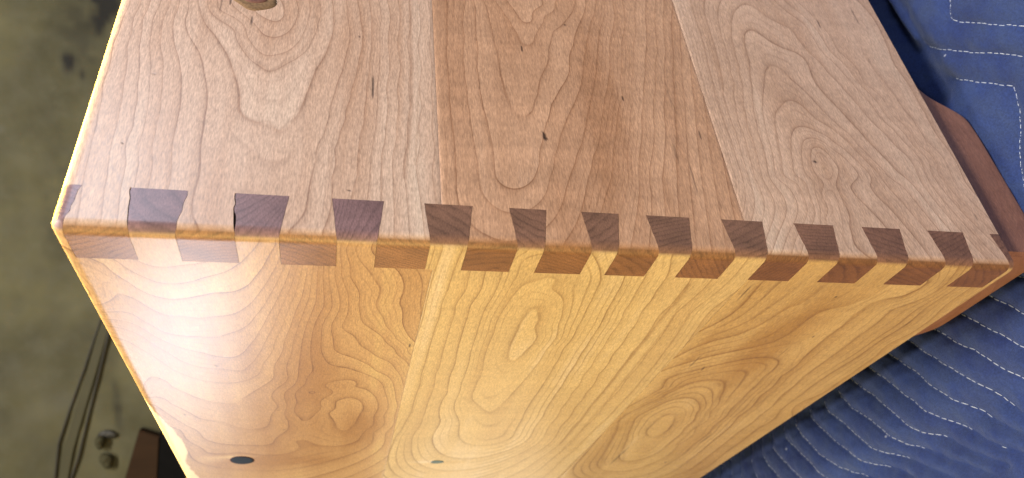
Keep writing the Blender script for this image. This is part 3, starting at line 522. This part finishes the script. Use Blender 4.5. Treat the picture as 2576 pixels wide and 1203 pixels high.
# wall: the stains are marks of its own, kept as a field on its mesh
ss = np.r_[steps(-2.2, -.75, .05)[:-1], steps(-.75, .75, .008)[:-1], steps(.75, 2.2, .05)]; zz = np.r_[steps(-.86, .6, .05)[:-1], steps(.6, 1.25, .008)[:-1], steps(1.25, 2.4, .05)]
SG, ZG = np.meshgrid(ss, zz, indexing='ij')
relief = .004*n2(SG, ZG, 6, 11)+.0012*n2(SG, ZG, 30, 12)
Vw = np.array([E[0]*SG.ravel()+N[0]*(DW+relief.ravel()), E[1]*SG.ravel()+N[1]*(DW+relief.ravel()), ZG.ravel()]).T
ids = np.arange(SG.size).reshape(SG.shape); Fw = np.stack([ids[:-1, :-1], ids[:-1, 1:], ids[1:, 1:], ids[1:, :-1]], -1).reshape(-1, 4)
def blob(s, z, a, b, rot=0):
    c, d = math.cos(rot), math.sin(rot); x = (SG-s)*c+(ZG-z)*d; y = -(SG-s)*d+(ZG-z)*c
    return np.exp(-((x/a)**2+(y/b)**2)**1.5)
wob = .02*n2(SG, ZG, 25, 14)
st_ = .75*blob(.62, .93, .10, .05)+.35*blob(.5, .97, .12, .06, .3)+.3*blob(.1, 1.0, .15, .05)+.9*blob(.425, 1.0, .030, .013)+.6*blob(.398, .968, .012, .007)+.55*blob(.56, .925, .06, .010, -.25)+.5*blob(.585, .915, .035, .03)+.5*blob(-.40, .855, .06, .010, .15)+.25*blob(-.25, .90, .1, .04)
st_ = np.clip(st_*(1+.6*n2(SG, ZG, 60, 15)), 0, 1)
sm_ = .22*blob(-.40, 1.01, .03, .10, .5)+.4*blob(.253, 1.135, .012, .012)+.12*blob(-.33, 1.07, .04, .08, .4)
m = NT('olive_wall')
w1 = m.mix(m.mapr(m.noise((5, 5, 5), detail=5), .3, .7, 0, 1), (.040, .037, .016), (.082, .075, .034))
w1 = m.mix(m.mapr(m.noise((22, 22, 22), detail=5, rough=.65),   .4, .65, 0, .5), w1, (.070, .067, .042))
w1 = m.mix(1, w1, m.mapr(m.noise((9, 9, 9), (3, 1, 2), 3, .5), .3, .7, .75, 1.2), 'MULTIPLY')
w1 = m.mix(m.attr('stain'), w1, (.004, .0035, .002)); w1 = m.mix(m.attr('smear'), w1, (.10, .096, .075))
wallm = m.out(w1, .75, .3)
wall = mesh_obj('wall', Vw, Fw, wallm, None, dict(stain=st_.ravel(), smear=sm_.ravel()), 0); wall['kind'] = 'structure'
# pale strip with two dark cables running along it
def sweep(name, pts, prof, mat, parent):
    """sweep a closed profile (along-wall offset, out-of-wall) along (s, z) points"""
    pts = np.array(pts, float); t = np.linspace(0, 1, len(pts)); tt = np.linspace(0, 1, 60)
    s_ = np.interp(tt, t, pts[:, 0]); z_ = np.interp(tt, t, pts[:, 1]); ds = np.gradient(s_); dz = np.gradient(z_); L = np.hypot(ds, dz)
    nx, nz_ = -dz/L, ds/L; V = []; k_ = len(prof)
    for i in range(60):
        for (a, o_) in prof: V.append(wp(s_[i]+nx[i]*a, z_[i]+nz_[i]*a, o_))
    F = [[i*k_+j, i*k_+(j+1) % k_, (i+1)*k_+(j+1) % k_, (i+1)*k_+j] for i in range(59) for j in range(k_)]
    o = mesh_obj(name, np.array(V), np.array(F), mat, parent, None, 40); return o
strip = bpy.data.objects.new('cable_strip', None); COL.objects.link(strip); strip['label'] = 'grey strip between two dark cables on the olive wall'; strip['category'] = 'cable'
m = NT('dark_rubber'); rub = m.out(m.mix(m.noise((60, 60, 60)), (.010, .009, .005), (.018, .016, .009)), .6)
m = NT('grey_strip'); gst = m.out(m.mix(m.noise((14, 14, 14), detail=4), (.034, .031, .014), (.052, .048, .022)), .7, .3)
P1 = [(.05, .83), (-.07, .868), (-.202, .903), (-.305, .929), (-.396, .954), (-.479, .975), (-.563, .979), (-.66, .979), (-.75, .985)]
P2 = [(-.04, .838), (-.13, .86), (-.213, .879), (-.318, .897), (-.429, .917), (-.513, .931), (-.564, .944), (-.64, .955), (-.75, .965)]
rnd = lambda r_: [(r_*math.cos(a), .002+r_+r_*math.sin(a)) for a in np.linspace(0, 2*math.pi, 9)[:-1]]
sweep('cable', P1, rnd(.0026), rub, strip); sweep('cable', P2, rnd(.0028), rub, strip)
mid_ = [((a[0]+b[0])/2, (a[1]+b[1])/2) for a, b in zip(P1, P2)]
sweep('strip', mid_, [(-.011, -.004), (-.011, .004), (-.009, .006), (.009, .006), (.011, .004), (.011, -.004)], gst, strip)
# a pale lumpy wall hook
def lump(name, s, z, a, b, c, mat, parent=None, seed=1):
    V = []; F = []; nu, nv = 18, 10; r_ = np.random.default_rng(seed); ph = r_.uniform(0, 6, 4)
    for j in range(nv+1):
        th = math.pi*j/nv
        for i in range(nu):
            p_ = 2*math.pi*i/nu; k_ = 1+.16*math.sin(2*p_+ph[0])*math.sin(th)+.1*math.sin(3*p_+2*th+ph[1])
            V.append(wp(s+a*k_*math.sin(th)*math.cos(p_), z+b*k_*math.sin(th)*math.sin(p_), c*(.9+math.cos(th)*k_)))
    for j in range(nv):
        for i in range(nu): F.append([j*nu+i, j*nu+(i+1) % nu, (j+1)*nu+(i+1) % nu, (j+1)*nu+i])
    return mesh_obj(name, np.array(V), np.array(F), mat, parent, None, 0)
hook = bpy.data.objects.new('wall_hook', None); COL.objects.link(hook); hook['label'] = 'small pale knob and clip fixed to the olive wall beside the cables'; hook['category'] = 'hook'
m = NT('pale_metal'); pm = m.out(m.mix(m.noise((90, 90, 90)), (.034, .032, .017), (.055, .050, .028)), .85, .1)
lump('knob', -.478, .884, .014, .013, .014, pm, hook, 2); lump('clip', -.522, .869, .017, .016, .012, pm, hook, 3)
m = NT('dark_gap'); dg = m.out((.02, .018, .012), .7)
lump('socket', -.462, .872, .012, .018, .004, rub, hook, 5)
# brown board and black cabinet, far behind the chest's rim
def wall_block(name, quad, depth, mat, bev=.003):
    c = np.mean(quad, 0); V = []
    for o_, k_ in ((0, 1), (depth-bev, 1), (depth, 1-.03)):
        for (s, z) in quad: V.append(wp(c[0]+(s-c[0])*k_, c[1]+(z-c[1])*k_, o_))
    F = [[a+i, a+(i+1) % 4, a+4+(i+1) % 4, a+4+i] for a in (0, 4) for i in range(4)]+[[8, 9, 10, 11]]
    return mesh_obj(name, np.array(V), np.array(F), mat, None, None, 20)
m = NT('brown_board'); bb = m.out(m.mix(m.noise((60, 60, 8), detail=3), (.019, .010, .005), (.032, .017, .008)), .8, .1)
o = wall_block('brown_board', [(-.447, .797), (-.463, .752), (-.75, .752), (-.75, .865)], .03, bb); o['label'] = 'dark brown board with slanted end leaning at the wall'; o['category'] = 'board'
m = NT('black_box'); kb = m.out(m.mix(m.noise((40, 40, 40)), (.0015, .0015, .0015), (.004, .0035, .0035)), .8, .08)
o = wall_block('black_box', [(-.455, .752), (-.43, .60), (-.75, .60), (-.75, .752)], .028, kb); o['label'] = 'black box beside the brown board at the wall'; o['category'] = 'box'
